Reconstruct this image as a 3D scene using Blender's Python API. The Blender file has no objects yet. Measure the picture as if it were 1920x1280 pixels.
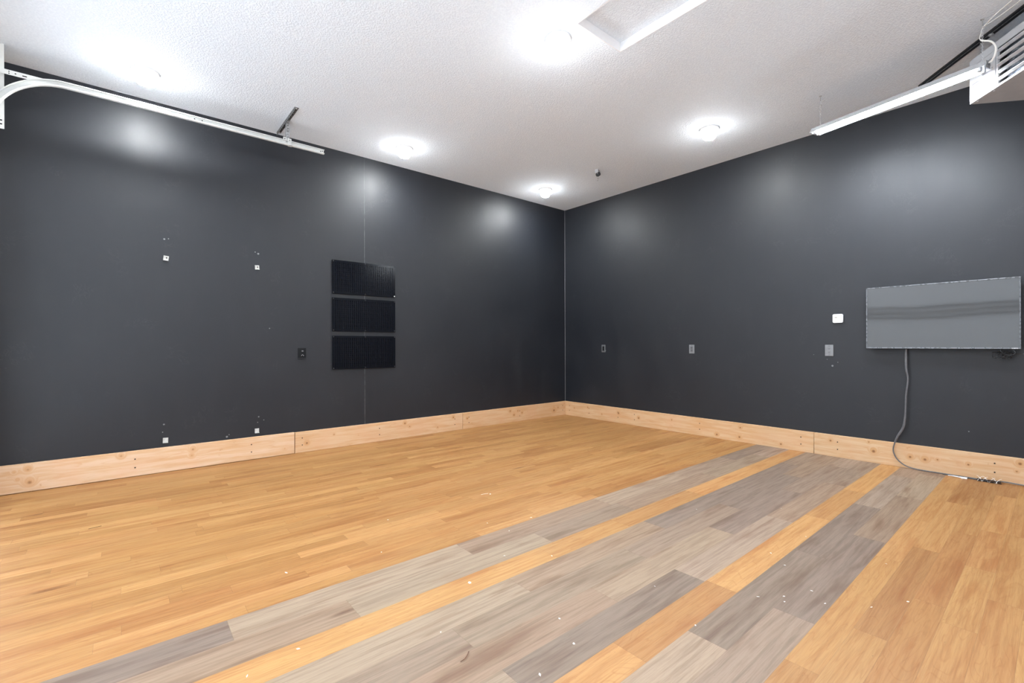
import bpy, bmesh, math, random
from mathutils import Vector, Matrix, Quaternion
sc = bpy.context.scene
COL = sc.collection
random.seed(7)
PI = math.pi

# ---------------------------------------------------------------- camera
FPX, YAW, ROLL = 864.407, 0.873579, -0.00270440
cd = bpy.data.cameras.new('camera'); cam = bpy.data.objects.new('camera', cd); COL.objects.link(cam)
F = Vector((math.cos(YAW), math.sin(YAW), 0)); R = Vector((math.sin(YAW), -math.cos(YAW), 0)); Z = Vector((0, 0, 1))
RR = math.cos(ROLL)*R + math.sin(ROLL)*Z; UU = -math.sin(ROLL)*R + math.cos(ROLL)*Z
cam.matrix_world = Matrix(((RR.x, UU.x, -F.x, -5.96413), (RR.y, UU.y, -F.y, -5.65644), (RR.z, UU.z, -F.z, 1.23439), (0, 0, 0, 1)))
cd.sensor_width = 36; cd.lens = 36*FPX/1920; cd.shift_y = 5.55/1920; cd.clip_start = 0.02
sc.camera = cam
# ---------------------------------------------------------------- world, exposure
w = bpy.data.worlds.new('world'); sc.world = w; w.use_nodes = True
w.node_tree.nodes['Background'].inputs[0].default_value = (0.75, 0.87, 1, 1)
w.node_tree.nodes['Background'].inputs[1].default_value = 1.0
sc.view_settings.view_transform = 'Standard'; sc.view_settings.look = 'None'
sc.view_settings.gamma = 1; sc.view_settings.use_curve_mapping = False
sc.view_settings.exposure = 0.07
LAMP_L = 1300.0      # radiance of the ceiling lamps' bulb end, facing down
GLOBE_L = 22.0      # radiance of the rest of the globe
BACK_FILL_L = 2.0        # radiance of the added fill light in the unseen back door glazing
TUBE_L = 225.0       # radiance of the shop light tubes
DOOR_FILL_L = 3.5         # radiance of the added fill light in the unseen garage door glazing
sc.cycles.use_denoising = True
try: sc.cycles.denoiser = 'OPENIMAGEDENOISE'
except Exception: pass
sc.cycles.max_bounces = 8; sc.cycles.diffuse_bounces = 6
sc.cycles.sample_clamp_indirect = 8

H, XW, YW = 3.6, -6.82, -6.3      # ceiling height, door wall, back wall

# ---------------------------------------------------------------- material helpers
class NT:
    def __init__(s, name):
        s.m = bpy.data.materials.new(name); s.m.use_nodes = True
        s.t = s.m.node_tree; s.n = s.t.nodes; s.b = s.n['Principled BSDF']
    def node(s, kind, **kw):
        n = s.n.new(kind)
        for k, v in kw.items(): setattr(n, k, v)
        return n
    def put(s, sock, v):
        if isinstance(v, bpy.types.NodeSocket): s.t.links.new(v, sock)
        elif v is not None: sock.default_value = v
    def math(s, op, a, b=None, c=None, clamp=False):
        n = s.node('ShaderNodeMath', operation=op); n.use_clamp = clamp
        s.put(n.inputs[0], a)
        if b is not None: s.put(n.inputs[1], b)
        if c is not None: s.put(n.inputs[2], c)
        return n.outputs[0]
    def vmath(s, op, a, b=None):
        n = s.node('ShaderNodeVectorMath', operation=op); s.put(n.inputs[0], a)
        if b is not None: s.put(n.inputs[1], b)
        return n.outputs[1] if op in ('DISTANCE', 'LENGTH') else n.outputs[0]
    def pos(s): return s.node('ShaderNodeNewGeometry').outputs['Position']
    def obj(s): return s.node('ShaderNodeTexCoord').outputs['Object']
    def xyz(s, v):
        n = s.node('ShaderNodeSeparateXYZ'); s.put(n.inputs[0], v); return n.outputs
    def comb(s, x, y, z):
        n = s.node('ShaderNodeCombineXYZ'); s.put(n.inputs[0], x); s.put(n.inputs[1], y); s.put(n.inputs[2], z); return n.outputs[0]
    def noise(s, v, scale=1, detail=2, rough=.5, dist=0, w=None):
        n = s.node('ShaderNodeTexNoise', noise_dimensions='3D' if w is None else '4D')
        s.put(n.inputs['Vector'], v); n.inputs['Scale'].default_value = scale
        n.inputs['Detail'].default_value = detail; n.inputs['Roughness'].default_value = rough
        n.inputs['Distortion'].default_value = dist
        if w is not None: s.put(n.inputs['W'], w)
        return n.outputs['Fac']
    def ramp(s, f, lo, hi, a=0., b=1., smooth=True):
        n = s.node('ShaderNodeMapRange', interpolation_type='SMOOTHSTEP' if smooth else 'LINEAR')
        s.put(n.inputs[0], f); n.inputs[1].default_value = lo; n.inputs[2].default_value = hi
        n.inputs[3].default_value = a; n.inputs[4].default_value = b
        return n.outputs[0]
    def mix(s, f, a, b, mode='MIX'):
        n = s.node('ShaderNodeMix', data_type='RGBA', blend_type=mode)
        s.put(n.inputs[0], f); s.put(n.inputs[6], a); s.put(n.inputs[7], b); return n.outputs[2]
    def attr(s, name): return s.node('ShaderNodeAttribute', attribute_name=name)
    def bump(s, h, strength=.3, dist=.01, normal=None):
        n = s.node('ShaderNodeBump'); n.inputs['Strength'].default_value = strength
        n.inputs['Distance'].default_value = dist; s.put(n.inputs['Height'], h)
        if normal is not None: s.put(n.inputs['Normal'], normal)
        s.put(s.b.inputs['Normal'], n.outputs[0]); return n.outputs[0]
    def set(s, color=None, rough=None, metal=None, spec=None, ior=None, emit=None, estr=None, coat=None):
        for k, v in (('Base Color', color), ('Roughness', rough), ('Metallic', metal), ('Specular IOR Level', spec),
                     ('IOR', ior), ('Emission Color', emit), ('Emission Strength', estr), ('Coat Weight', coat)):
            if v is not None: s.put(s.b.inputs[k], v)
        return s.m

def C4(r, g, b): return (r, g, b, 1)
def plain(name, col, rough=.5, metal=0., spec=.5, var=.06, scale=30., bump=0.):
    t = NT(name); n = t.noise(t.obj(), scale, 3)
    c = t.mix(t.ramp(n, .3, .7, 0, 1), C4(*[x*(1-var) for x in col]), C4(*[min(1, x*(1+var)) for x in col]))
    t.set(color=c, rough=t.ramp(n, .2, .8, rough-.04, min(1, rough+.04)), metal=metal, spec=spec)
    if bump: t.bump(n, bump, .002)
    return t.m

def spots(t, vec, pts, base=0.0, soft=.6):
    """mask of small round marks: pts = (x, y, z, radius)"""
    acc = None
    for (x, y, z, r) in pts:
        d = t.vmath('DISTANCE', vec, (x, y, z)); m = t.ramp(d, r*soft, r, 1, 0)
        acc = m if acc is None else t.math('MAXIMUM', acc, m)
    return acc

def wall_paint(name, axis, seams, marks):
    t = NT(name); p = t.pos(); X = t.xyz(p)
    big = t.noise(p, .9, 3, .6); mid = t.noise(t.vmath('MULTIPLY', p, (1, 1, .35)), 5, 4, .6); fine = t.noise(p, 150, 2, .6)
    base = t.mix(t.ramp(big, .3, .7), C4(.006, .0075, .0115), C4(.009, .0105, .0145))
    base = t.mix(t.ramp(mid, .45, .75, 0, .35), base, C4(.014, .016, .021))
    # scuffs: thin pale scratches
    sv = t.vmath('MULTIPLY', p, (3, 3, 3)); sn = t.noise(sv, 2.2, 6, .7, 1.5)
    ridge = t.math('ABSOLUTE', t.math('SUBTRACT', sn, .5))
    scuff = t.math('MULTIPLY', t.ramp(ridge, .0, .006, 1, 0), t.ramp(t.noise(p, 3.1, 1), .60, .68, 0, .25))
    base = t.mix(scuff, base, C4(.11, .11, .12))
    m = spots(t, p, marks)
    if m is not None: base = t.mix(t.math('MULTIPLY', m, .75), base, C4(.24, .24, .25))
    for s_, z0, z1 in seams:
        c = X[0] if axis == 'x' else X[1]
        l = t.ramp(t.math('ABSOLUTE', t.math('SUBTRACT', c, s_)), .0012, .003, 1, 0)
        l = t.math('MULTIPLY', l, t.ramp(t.noise(t.comb(0, 0, X[2]), 9, 3), .35, .6, .12, .5))
        l = t.math('MULTIPLY', l, t.ramp(X[2], z0, z1, 1, .25))
        base = t.mix(l, base, C4(.25, .25, .26))
    h = t.math('ADD', t.math('MULTIPLY', fine, .5), t.math('MULTIPLY', t.noise(p, 14, 3), .8))
    t.bump(h, .22, .0035)
    return t.set(color=base, rough=t.ramp(t.math('ADD', mid, t.math('MULTIPLY', big, .5)), .5, 1.0, .48, .56), spec=.42)

def lumber(name, tint, run, knots, seed):
    """construction lumber: run = 'x' or 'y' is the grain direction"""
    t = NT(name); p = t.pos()
    k = (1, 14, 14) if run == 'x' else (14, 1, 14)
    v = t.vmath('ADD', t.vmath('MULTIPLY', p, k), (seed, seed*.7, seed*.3))
    # grain lines swirl around knots
    kn = spots(t, p, [(a, b, c, r*3.2) for a, b, c, r in knots], soft=.05)
    core = spots(t, p, knots, soft=.25)
    dv = t.vmath('ADD', v, t.comb(0, 0, t.math('MULTIPLY', kn, 1.6)))
    g = t.noise(dv, 2.2, 5, .6, .4); g2 = t.noise(dv, .7, 2, .5, 1.0)
    rings = t.math('FRACT', t.math('MULTIPLY', g2, 9.0))
    c = t.mix(t.ramp(g, .35, .7), C4(*tint), C4(tint[0]*.90, tint[1]*.78, tint[2]*.62))
    c = t.mix(t.ramp(rings, .75, 1, 0, .32), c, C4(tint[0]*.80, tint[1]*.62, tint[2]*.42))
    c = t.mix(t.ramp(t.noise(p, 3.2, 2), .45, .7, 0, .30), c, C4(tint[0]*.98, tint[1]*.80, tint[2]*.72))
    small = t.noise(p, 16, 2, .5)
    c = t.mix(t.ramp(small, .72, .78, 0, .5), c, C4(.42, .22, .09))
    c = t.mix(t.math('MULTIPLY', kn, .6), c, C4(tint[0]*.82, tint[1]*.60, tint[2]*.34))
    c = t.mix(t.math('MULTIPLY', core, .95), c, C4(.20, .09, .035))
    t.bump(g, .25, .002)
    return t.set(color=c, rough=.62, spec=.3)

# ---------------------------------------------------------------- mesh helpers
class MB:
    def __init__(s): s.bm = bmesh.new()
    def box(s, lo, hi, bevel=0, mat=None, rot=None, seg=2):
        lo, hi = Vector(lo), Vector(hi); c = (lo+hi)/2; d = hi-lo
        r = bmesh.ops.create_cube(s.bm, size=1.0); vs = r['verts']
        for v in vs: v.co = Vector((v.co.x*d.x, v.co.y*d.y, v.co.z*d.z))
        if bevel:
            es = list({e for v in vs for e in v.link_edges})
            rb = bmesh.ops.bevel(s.bm, geom=es, offset=bevel, segments=seg, affect='EDGES', profile=.5)
            vs = list({v for f in rb['faces'] for v in f.verts} | {v for v in vs if v.is_valid})
        M = Matrix.Translation(c)
        if rot is not None: M = M @ rot.to_4x4()
        if mat is not None: M = mat @ M
        for v in vs: v.co = M @ v.co
        return s
    def lathe(s, prof, n=32, mat=None, cap=True):
        """prof: (radius, z)"""
        rings = []
        for r, z in prof:
            rings.append([s.bm.verts.new((r*math.cos(2*PI*i/n), r*math.sin(2*PI*i/n), z)) for i in range(n)])
        for a, b in zip(rings, rings[1:]):
            for i in range(n): s.bm.faces.new((a[i], a[(i+1) % n], b[(i+1) % n], b[i]))
        if cap:
            s.bm.faces.new(list(reversed(rings[0]))); s.bm.faces.new(rings[-1])
        if mat is not None:
            for rr in rings:
                for v in rr: v.co = mat @ v.co
        return s
    def tube(s, pts, r, n=8, flat=1.0, closed=False):
        pts = [Vector(p) for p in pts]; rings = []
        up = Vector((0, 0, 1)); prev = None
        for i, p in enumerate(pts):
            a = pts[i-1] if i else (pts[-1] if closed else p)
            b = pts[i+1] if i < len(pts)-1 else (pts[0] if closed else p)
            t = (b-a).normalized()
            if prev is None:
                u = t.cross(up)
                if u.length < .1: u = t.cross(Vector((1, 0, 0)))
                u.normalize()
            else:
                u = (prev - t*prev.dot(t)).normalized()
            prev = u; w_ = t.cross(u).normalized()
            rad = r[i] if isinstance(r, (list, tuple)) else r
            rings.append([s.bm.verts.new(p + u*rad*math.cos(2*PI*k/n) + w_*rad*flat*math.sin(2*PI*k/n)) for k in range(n)])
        m = len(rings)
        for j in range(m if closed else m-1):
            a, b = rings[j], rings[(j+1) % m]
            for k in range(n): s.bm.faces.new((a[k], a[(k+1) % n], b[(k+1) % n], b[k]))
        if not closed:
            s.bm.faces.new(list(reversed(rings[0]))); s.bm.faces.new(rings[-1])
        return s
    def prism(s, poly, z0, z1, mat=None):
        """poly in xy extruded z0..z1"""
        a = [s.bm.verts.new((x, y, z0)) for x, y in poly]; b = [s.bm.verts.new((x, y, z1)) for x, y in poly]
        n = len(poly); s.bm.faces.new(list(reversed(a))); s.bm.faces.new(b)
        for i in range(n): s.bm.faces.new((a[i], a[(i+1) % n], b[(i+1) % n], b[i]))
        if mat is not None:
            for v in a+b: v.co = mat @ v.co
        return s
    def quad(s, *p):
        s.bm.faces.new([s.bm.verts.new(q) for q in p]); return s
    def build(s, name, mat, parent=None, smooth=False, origin=None):
        if origin is not None:
            for v in s.bm.verts: v.co -= Vector(origin)
        bmesh.ops.recalc_face_normals(s.bm, faces=s.bm.faces)
        me = bpy.data.meshes.new(name); s.bm.to_mesh(me); s.bm.free()
        if smooth:
            for p in me.polygons: p.use_smooth = True
            try: me.set_sharp_from_angle(angle=math.radians(40))
            except Exception: pass
        me.materials.append(mat)
        o = bpy.data.objects.new(name, me); COL.objects.link(o)
        if parent: o.parent = parent
        if origin is not None: o.location = origin
        return o

def sweep(profile, path, name, mat, parent=None, frame_y=(0, -1, 0)):
    """profile (a,b): a along in-plane normal, b along frame_y; path lies in a plane normal to frame_y"""
    m = MB(); fy = Vector(frame_y); rings = []
    P = [Vector(p) for p in path]
    for i, p in enumerate(P):
        t = (P[min(i+1, len(P)-1)]-P[max(i-1, 0)]).normalized(); nrm = t.cross(fy).normalized()
        rings.append([m.bm.verts.new(p+nrm*a+fy*b) for a, b in profile])
    for r0, r1 in zip(rings, rings[1:]):
        k = len(profile)
        for i in range(k): m.bm.faces.new((r0[i], r0[(i+1) % k], r1[(i+1) % k], r1[i]))
    m.bm.faces.new(list(reversed(rings[0]))); m.bm.faces.new(rings[-1])
    return m.build(name, mat, parent)

def tag(o, label=None, cat=None, group=None, kind=None):
    if label: o['label'] = label
    if cat: o['category'] = cat
    if group: o['group'] = group
    if kind: o['kind'] = kind
    return o
def thing(name, label, cat, loc=(0, 0, 0), rz=0., group=None, rot=None):
    o = bpy.data.objects.new(name, None); COL.objects.link(o); o.empty_display_size = .05
    o.location = loc; o.rotation_euler = rot if rot else (0, 0, rz)
    return tag(o, label, cat, group)
def struct(o): o['kind'] = 'structure'; return o
def copy_tree(o, parent=None):
    c = o.copy(); COL.objects.link(c)
    if parent: c.parent = parent
    for ch in list(o.children): copy_tree(ch, c)
    return c

# ---------------------------------------------------------------- materials
M = {}
wl_marks = [(-5.673, 0, 2.277, .010), (-5.64, 0, 2.285, .006), (-4.85, 0, 2.235, .012), (-4.88, 0, 2.25, .007), (-5.68, 0, .46, .009), (-5.69, 0, .385, .006),
            (-4.85, 0, .45, .009), (-4.80, 0, .41, .006), (-4.86, 0, .39, .006), (-4.74, 0, 1.42, .007), (-5.15, 0, .27, .012), (-5.13, 0, .29, .006)]
wr_marks = [(0, -4.03, .99, .012), (0, -4.08, 1.03, .005), (0, -3.98, 1.06, .004), (0, -3.85, 1.11, .004), (0, -5.10, .42, .006), (0, -.90, 1.13, .008)]
M['wall_l'] = wall_paint('charcoal_wall_paint_left', 'x', [(-3.652, 2.4, 3.2)], wl_marks)
M['wall_r'] = wall_paint('charcoal_wall_paint_right', 'y', [], wr_marks)
t = NT('textured_ceiling'); p = t.pos()
h = t.math('ADD', t.ramp(t.noise(p, 72, 3, .6), .35, .65), t.math('MULTIPLY', t.noise(p, 130, 2, .6), .6))
t.bump(h, .5, .005)
M['ceiling'] = t.set(color=t.mix(t.ramp(t.noise(p, 72, 3, .6), .3, .7), C4(.79, .85, .92), C4(.86, .92, .98)), rough=.9, spec=.2)
M['white_trim'] = plain('white_painted_trim', (.86, .86, .87), .5, var=.01)
M['white_metal'] = plain('white_coated_steel', (.66, .67, .655), .38, 0, .5, .03)
M['clip_metal'] = plain('dull_pale_zinc', (.50, .50, .48), .5, .2, .4, .15)
M['bright_white'] = plain('bright_white_enamel', (.44, .45, .47), .35, 0, .5, .02)
M['galv'] = NT('galvanised_steel'); t = M['galv']; n = t.noise(t.obj(), 60, 4, .7)
M['galv'] = t.set(color=t.mix(t.ramp(n, .35, .65), C4(.30, .31, .32), C4(.62, .63, .64)), rough=.38, metal=.9)
M['galv_dark'] = plain('weathered_galvanised_steel', (.20, .20, .20), .5, .8, .5, .7, 90)
M['black_metal'] = plain('black_steel', (.012, .013, .016), .35, .2, .5, .2)
M['dark_hole'] = plain('dark_hole', (.008, .008, .008), .9, 0, .1, .1)
M['screw'] = plain('dark_screw_head', (.03, .022, .018), .5, .6, .4, .2)
M['cable'] = plain('charcoal_cable', (.10, .10, .108), .38, 0, .5, .15)
M['black_cable'] = plain('black_cable', (.010, .010, .012), .3, 0, .6, .2)
M['white_cable'] = plain('white_cable', (.80, .79, .76), .5, 0, .4, .03)
M['plate'] = plain('grey_outlet_plate', (.16, .165, .175), .42, 0, .5, .06)
M['plate_dark'] = plain('dark_outlet_plate', (.007, .0075, .009), .4, 0, .15, .1)
M['recept'] = plain('dark_grey_receptacle', (.09, .093, .10), .4, 0, .5, .08)
M['plastic_white'] = plain('white_plastic', (.85, .85, .86), .35, 0, .5, .01)
M['display'] = plain('grey_display', (.33, .33, .30), .3, 0, .5, .1)
M['tv_frame'] = plain('dark_silver_bezel', (.11, .113, .12), .28, .6, .5, .05)
M['tv_back'] = plain('black_plastic_tv_back', (.012, .012, .013), .5, 0, .4, .1)
M['chip'] = plain('white_paint_chip', (.70, .70, .68), .8, 0, .2, .05)
M['sliver'] = plain('brown_wood_sliver', (.11, .05, .025), .6, 0, .3, .3)
M['red_label'] = plain('faded_red_ink', (.22, .03, .03), .6, 0, .3, .1)
M['grey_ink'] = plain('grey_ink', (.05, .05, .07), .6, 0, .3, .1)
M['logo'] = plain('silver_lettering', (.80, .80, .82), .3, .3, .5, .02)
M['chain'] = plain('bright_chain_steel', (.62, .63, .65), .35, .6, .5, .1)
M['heater_slat'] = plain('polished_aluminium_louver', (.80, .81, .84), .32, .5, .5, .1, 12)
M['heater_core'] = NT('heat_exchanger_core'); t = M['heater_core']; v = t.obj()
n = t.noise(t.vmath('MULTIPLY', v, (6, 1, 30)), 4, 4, .6)
M['heater_core'] = t.set(color=t.mix(t.ramp(n, .4, .7), C4(.025, .03, .045), C4(.30, .33, .38)), rough=.4, metal=.5)
M['heater_under'] = plain('satin_grey_casing', (.50, .49, .49), .45, .25, .5, .06, 8)
# lamps
t = NT('lit_opal_globe'); zz = t.xyz(t.obj())[2]
M['globe'] = t.set(color=C4(.9, .9, .88), rough=.4, emit=C4(.95, .985, 1), estr=t.ramp(zz, -.113, -.092, LAMP_L, GLOBE_L))
t = NT('lit_led_tube'); M['tube'] = t.set(color=C4(.9, .9, .9), rough=.4, emit=C4(.88, .94, 1.0), estr=TUBE_L)
t = NT('frosted_fill_glazing'); M['fill_glazing'] = t.set(color=C4(.5, .55, .6), rough=.3, emit=C4(.80, .90, 1.0), estr=DOOR_FILL_L)  # glowing panes out of view, added to light the room and reflect in the TV
t = NT('back_fill_glazing'); M['fill_glazing_b'] = t.set(color=C4(.5, .55, .6), rough=.3, emit=C4(.82, .90, 1.0), estr=BACK_FILL_L)  # glowing pane out of view, added as fill light
# tv screen
t = NT('tv_screen_glass'); v = t.obj()
X_ = t.xyz(v)
bn = t.noise(t.vmath('MULTIPLY', v, (1, 1.0, .6)), 2.6, 1, .4)
t.bump(bn, .05, .05)
M['screen'] = t.set(color=C4(.050, .051, .053), rough=.05, ior=1.41)
# black perforated tool board
t = NT('perforated_black_steel'); v = t.xyz(t.obj())
px_ = t.math('SUBTRACT', t.math('FRACT', t.math('DIVIDE', v[0], .0254)), .5)
rowf = t.math('DIVIDE', v[2], .0254)
pz_ = t.math('SUBTRACT', t.math('FRACT', rowf), .5)
alt = t.math('GREATER_THAN', t.math('FRACT', t.math('DIVIDE', v[2], .0508)), .5)
rnd_d = t.math('SQRT', t.math('ADD', t.math('POWER', px_, 2), t.math('POWER', pz_, 2)))
hole = t.ramp(rnd_d, .14, .20, 1, 0)
slot = t.math('MULTIPLY', t.ramp(t.math('ABSOLUTE', px_), .08, .12, 1, 0), t.ramp(t.math('ABSOLUTE', pz_), .42, .47, 1, 0))
mask = t.math('ADD', t.math('MULTIPLY', hole, alt), t.math('MULTIPLY', slot, t.math('SUBTRACT', 1.0, alt)))
front = t.math('LESS_THAN', v[1], -.0135)
mask = t.math('MULTIPLY', mask, front)
edge = t.math('MULTIPLY', t.math('LESS_THAN', t.math('ABSOLUTE', v[0]), .392), t.math('LESS_THAN', t.math('ABSOLUTE', t.math('SUBTRACT', v[2], .203)), .185))
mask = t.math('MULTIPLY', mask, edge)
t.bump(t.math('SUBTRACT', 1.0, mask), .9, .002)
M['peg'] = t.set(color=t.mix(mask, C4(.0015, .0022, .0045), C4(.0006, .0006, .001)), rough=t.ramp(mask, 0, 1, .18, .9), spec=t.ramp(mask, 0, 1, .13, .0))
# baseboards
kl1 = [(-6.60, -.04, .19, .016), (-6.68, -.04, .18, .010), (-6.59, -.04, .08, .022), (-6.66, -.04, .115, .009), (-5.45, -.04, .19, .018), (-5.46, -.04, .13, .014), (-6.0, -.04, .21, .016), (-4.60, -.04, .07, .012)]
kl2 = [(-4.36, -.04, .10, .016), (-4.05, -.04, .16, .008), (-3.12, -.04, .19, .016), (-3.05, -.04, .14, .010), (-2.62, -.04, .08, .010), (-2.36, -.04, .19, .014)]
kl3 = [(-2.12, -.04, .15, .012), (-1.30, -.04, .18, .016), (-1.22, -.04, .11, .016), (-1.14, -.04, .17, .012), (-1.05, -.04, .13, .012), (-.32, -.04, .10, .024), (-.22, -.04, .14, .012)]
kr1 = [(-.04, -.25, .14, .010), (-.04, -.55, .18, .012), (-.04, -.85, .10, .010), (-.04, -1.18, .15, .020), (-.04, -1.55, .12, .018), (-.04, -2.1, .16, .010), (-.04, -2.75, .05, .016), (-.04, -3.05, .18, .012), (-.04, -3.04, .06, .016), (-.04, -3.52, .05, .014)]
kr2 = [(-.04, -4.02, .17, .014), (-.04, -4.40, .12, .020), (-.04, -4.69, .115, .015), (-.04, -4.80, .11, .017), (-.04, -4.89, .125, .009), (-.04, -5.10, .12, .012), (-.04, -5.42, .19, .016), (-.04, -5.40, .12, .008), (-.04, -4.36, .21, .009)]
M['b_l1'] = lumber('pink_fir_lumber', (.595, .423, .288), 'x', kl1, 3.1)
M['b_l2'] = lumber('fir_lumber', (.565, .383, .238), 'x', kl2, 7.7)
M['b_l3'] = lumber('fir_lumber_corner', (.551, .364, .216), 'x', kl3, 11.3)
M['b_r1'] = lumber('knotty_fir_lumber', (.551, .372, .223), 'y', kr1, 5.9)
M['b_r2'] = lumber('knotty_fir_lumber_near', (.551, .383, .238), 'y', kr2, 14.2)
# floor planks
t = NT('vinyl_plank_floor'); p = t.pos(); X = t.xyz(p)
tint = t.attr('plank_tint').outputs['Color']; inf = t.attr('plank_info').outputs['Vector']; I = t.xyz(inf)   # seed, kind, unused
uv = t.node('ShaderNodeUVMap'); uv.uv_map = 'plank_uv'; U = t.xyz(uv.outputs[0])
seed = t.math('MULTIPLY', I[0], 40.0); kind = I[1]
gv = t.comb(t.math('MULTIPLY', X[0], 1.3), t.math('MULTIPLY', X[1], 30), 0)
g1 = t.noise(gv, 1.6, 6, .62, .6, w=seed)
gv2 = t.comb(t.math('MULTIPLY', X[0], 6), t.math('MULTIPLY', X[1], 150), 0)
g2 = t.noise(gv2, 1.2, 3, .6, 0, w=seed)
gv3 = t.comb(t.math('MULTIPLY', X[0], .9), t.math('MULTIPLY', X[1], 7), 0)
g3 = t.noise(gv3, 1.3, 2, .5, .9, w=seed)
rings = t.math('ABSOLUTE', t.math('SUBTRACT', t.math('FRACT', t.math('MULTIPLY', g3, 16)), .5))
rd = t.ramp(rings, .0, .14, 1, 0)
streak = t.ramp(g1, .42, .66, 0, 1)
blotch = t.ramp(t.noise(t.comb(t.math('MULTIPLY', X[0], 1.1), t.math('MULTIPLY', X[1], 9), 0), 1.5, 3, .6, .3, w=seed), .50, .72, 0, 1)
ow = t.ramp(kind, .4, .6, 1, 0, smooth=False)       # 1 on orange planks
# orange
co = t.mix(t.math('MULTIPLY', streak, .45), tint, t.mix(1.0, tint, C4(.72, .52, .38), 'MULTIPLY'))
co = t.mix(t.math('MULTIPLY', rd, .38), co, t.mix(1.0, co, C4(.78, .62, .48), 'MULTIPLY'))
co = t.mix(t.math('MULTIPLY', blotch, .70), co, t.mix(1.0, tint, C4(.70, .50, .38), 'MULTIPLY'))
# grey
cg = t.mix(t.math('MULTIPLY', streak, .48), tint, t.mix(1.0, tint, C4(.54, .51, .50), 'MULTIPLY'))
cg = t.mix(t.math('MULTIPLY', blotch, .85), cg, t.mix(1.0, tint, C4(.58, .48, .42), 'MULTIPLY'))
cg = t.mix(t.math('MULTIPLY', rd, .10), cg, t.mix(1.0, cg, C4(.75, .72, .70), 'MULTIPLY'))
c = t.mix(ow, cg, co)
c = t.mix(t.ramp(g2, .36, .58, .30, 0), c, t.mix(1.0, c, C4(.62, .55, .50), 'MULTIPLY'))
vk = t.node('ShaderNodeTexVoronoi', voronoi_dimensions='4D'); t.put(vk.inputs['Vector'], t.comb(t.math('MULTIPLY', X[0], .8), t.math('MULTIPLY', X[1], 3.4), 0))
t.put(vk.inputs['W'], seed); vk.inputs['Scale'].default_value = 1.7
kn = t.ramp(vk.outputs['Distance'], .03, .16, 1, 0)
c = t.mix(t.math('MULTIPLY', kn, .75), c, t.mix(1.0, c, C4(.42, .28, .20), 'MULTIPLY'))
fl = t.noise(t.vmath('MULTIPLY', p, (1, 3, 1)), 42, 2, .5, 0, w=seed)
c = t.mix(t.ramp(fl, .73, .78, 0, .6), c, C4(.11, .06, .035))
gap = t.math('MAXIMUM', t.ramp(U[1], .0005, .0016, 1, 0), t.ramp(U[0], .0005, .0018, 1, 0))
c = t.mix(t.math('MULTIPLY', gap, .45), c, C4(.10, .055, .03))
t.bump(t.math('SUBTRACT', t.math('MULTIPLY', g2, .3), gap), .25, .0008)
M['floor'] = t.set(color=c, rough=t.ramp(g1, .3, .7, .44, .54), spec=.38)

# ================================================================ SETTING
# floor: one mesh, one face per printed strip, colour and seed in attributes
rows = []                                   # (y_top, y_bottom, kind)
y = 0.0
W2 = .0855
while y > -3.2465 + .02: rows.append((y, max(y-W2, -3.2465), 'o')); y -= W2
G = [(-3.2465, -3.428, 'R1'), (-3.428, -3.610, 'R2'), (-3.610, -3.778, 'O1'), (-3.778, -3.948, 'R3'), (-3.948, -4.118, 'R4'), (-4.118, -4.288, 'R5'),
     (-4.288, -4.460, 'R6'), (-4.460, -4.618, 'O2'), (-4.618, -4.786, 'R7'), (-4.786, -4.955, 'R8')]
rows += G
y = -4.955
while y > YW: rows.append((y, max(y-.117, YW), 'w')); y -= .117
joints = {  # x of each end joint, tint of the plank on its right;  L light, B brown, D dark, M mid, P pale lilac
 'R1': [(-6.9, 'D'), (-5.62, 'L'), (-4.40, 'B'), (-3.10, 'L'), (-1.95, 'M'), (-1.0, 'D')],
 'R2': [(-6.9, 'B'), (-5.15, 'L'), (-3.92, 'M'), (-3.05, 'B'), (-1.75, 'M'), (-.6, 'P')],
 'R3': [(-6.9, 'L'), (-4.417, 'B'), (-3.2, 'D'), (-1.9, 'D'), (-.75, 'M')],
 'R4': [(-6.9, 'M'), (-4.88, 'M'), (-3.664, 'M'), (-2.45, 'D'), (-1.2, 'B')],
 'R5': [(-6.9, 'L'), (-5.38, 'B'), (-4.16, 'L'), (-2.947, 'D'), (-1.7, 'M'), (-.5, 'P')],
 'R6': [(-6.9, 'L'), (-4.872, 'D'), (-3.66, 'P'), (-2.431, 'B'), (-1.2, 'M')],
 'R7': [(-6.9, 'L'), (-4.11, 'D'), (-2.887, 'D'), (-1.653, 'P'), (-.45, 'B')],
 'R8': [(-6.9, 'M'), (-3.643, 'D'), (-2.365, 'B'), (-1.164, 'L'), (-.2, 'B')],
 'O1': [(-6.9, 'o1'), (-4.05, 'o2'), (-3.35, 'o3'), (-2.35, 'o1'), (-1.2, 'o2')],
 'O2': [(-6.9, 'o2'), (-4.42, 'o3'), (-3.643, 'o1'), (-2.2, 'o2'), (-1.3, 'o1')],
}
TINT = {'L': (.299, .219, .155), 'P': (.287, .210, .158), 'B': (.262, .180, .125), 'D': (.198, .147, .113), 'M': (.248, .180, .130),
        'o1': (.423, .233, .090), 'o2': (.386, .209, .081), 'o3': (.340, .178, .069)}
bm = bmesh.new(); uvl = bm.loops.layers.uv.new('plank_uv')
tl = bm.loops.layers.float_color.new('plank_tint'); il = bm.loops.layers.float_color.new('plank_info')
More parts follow.
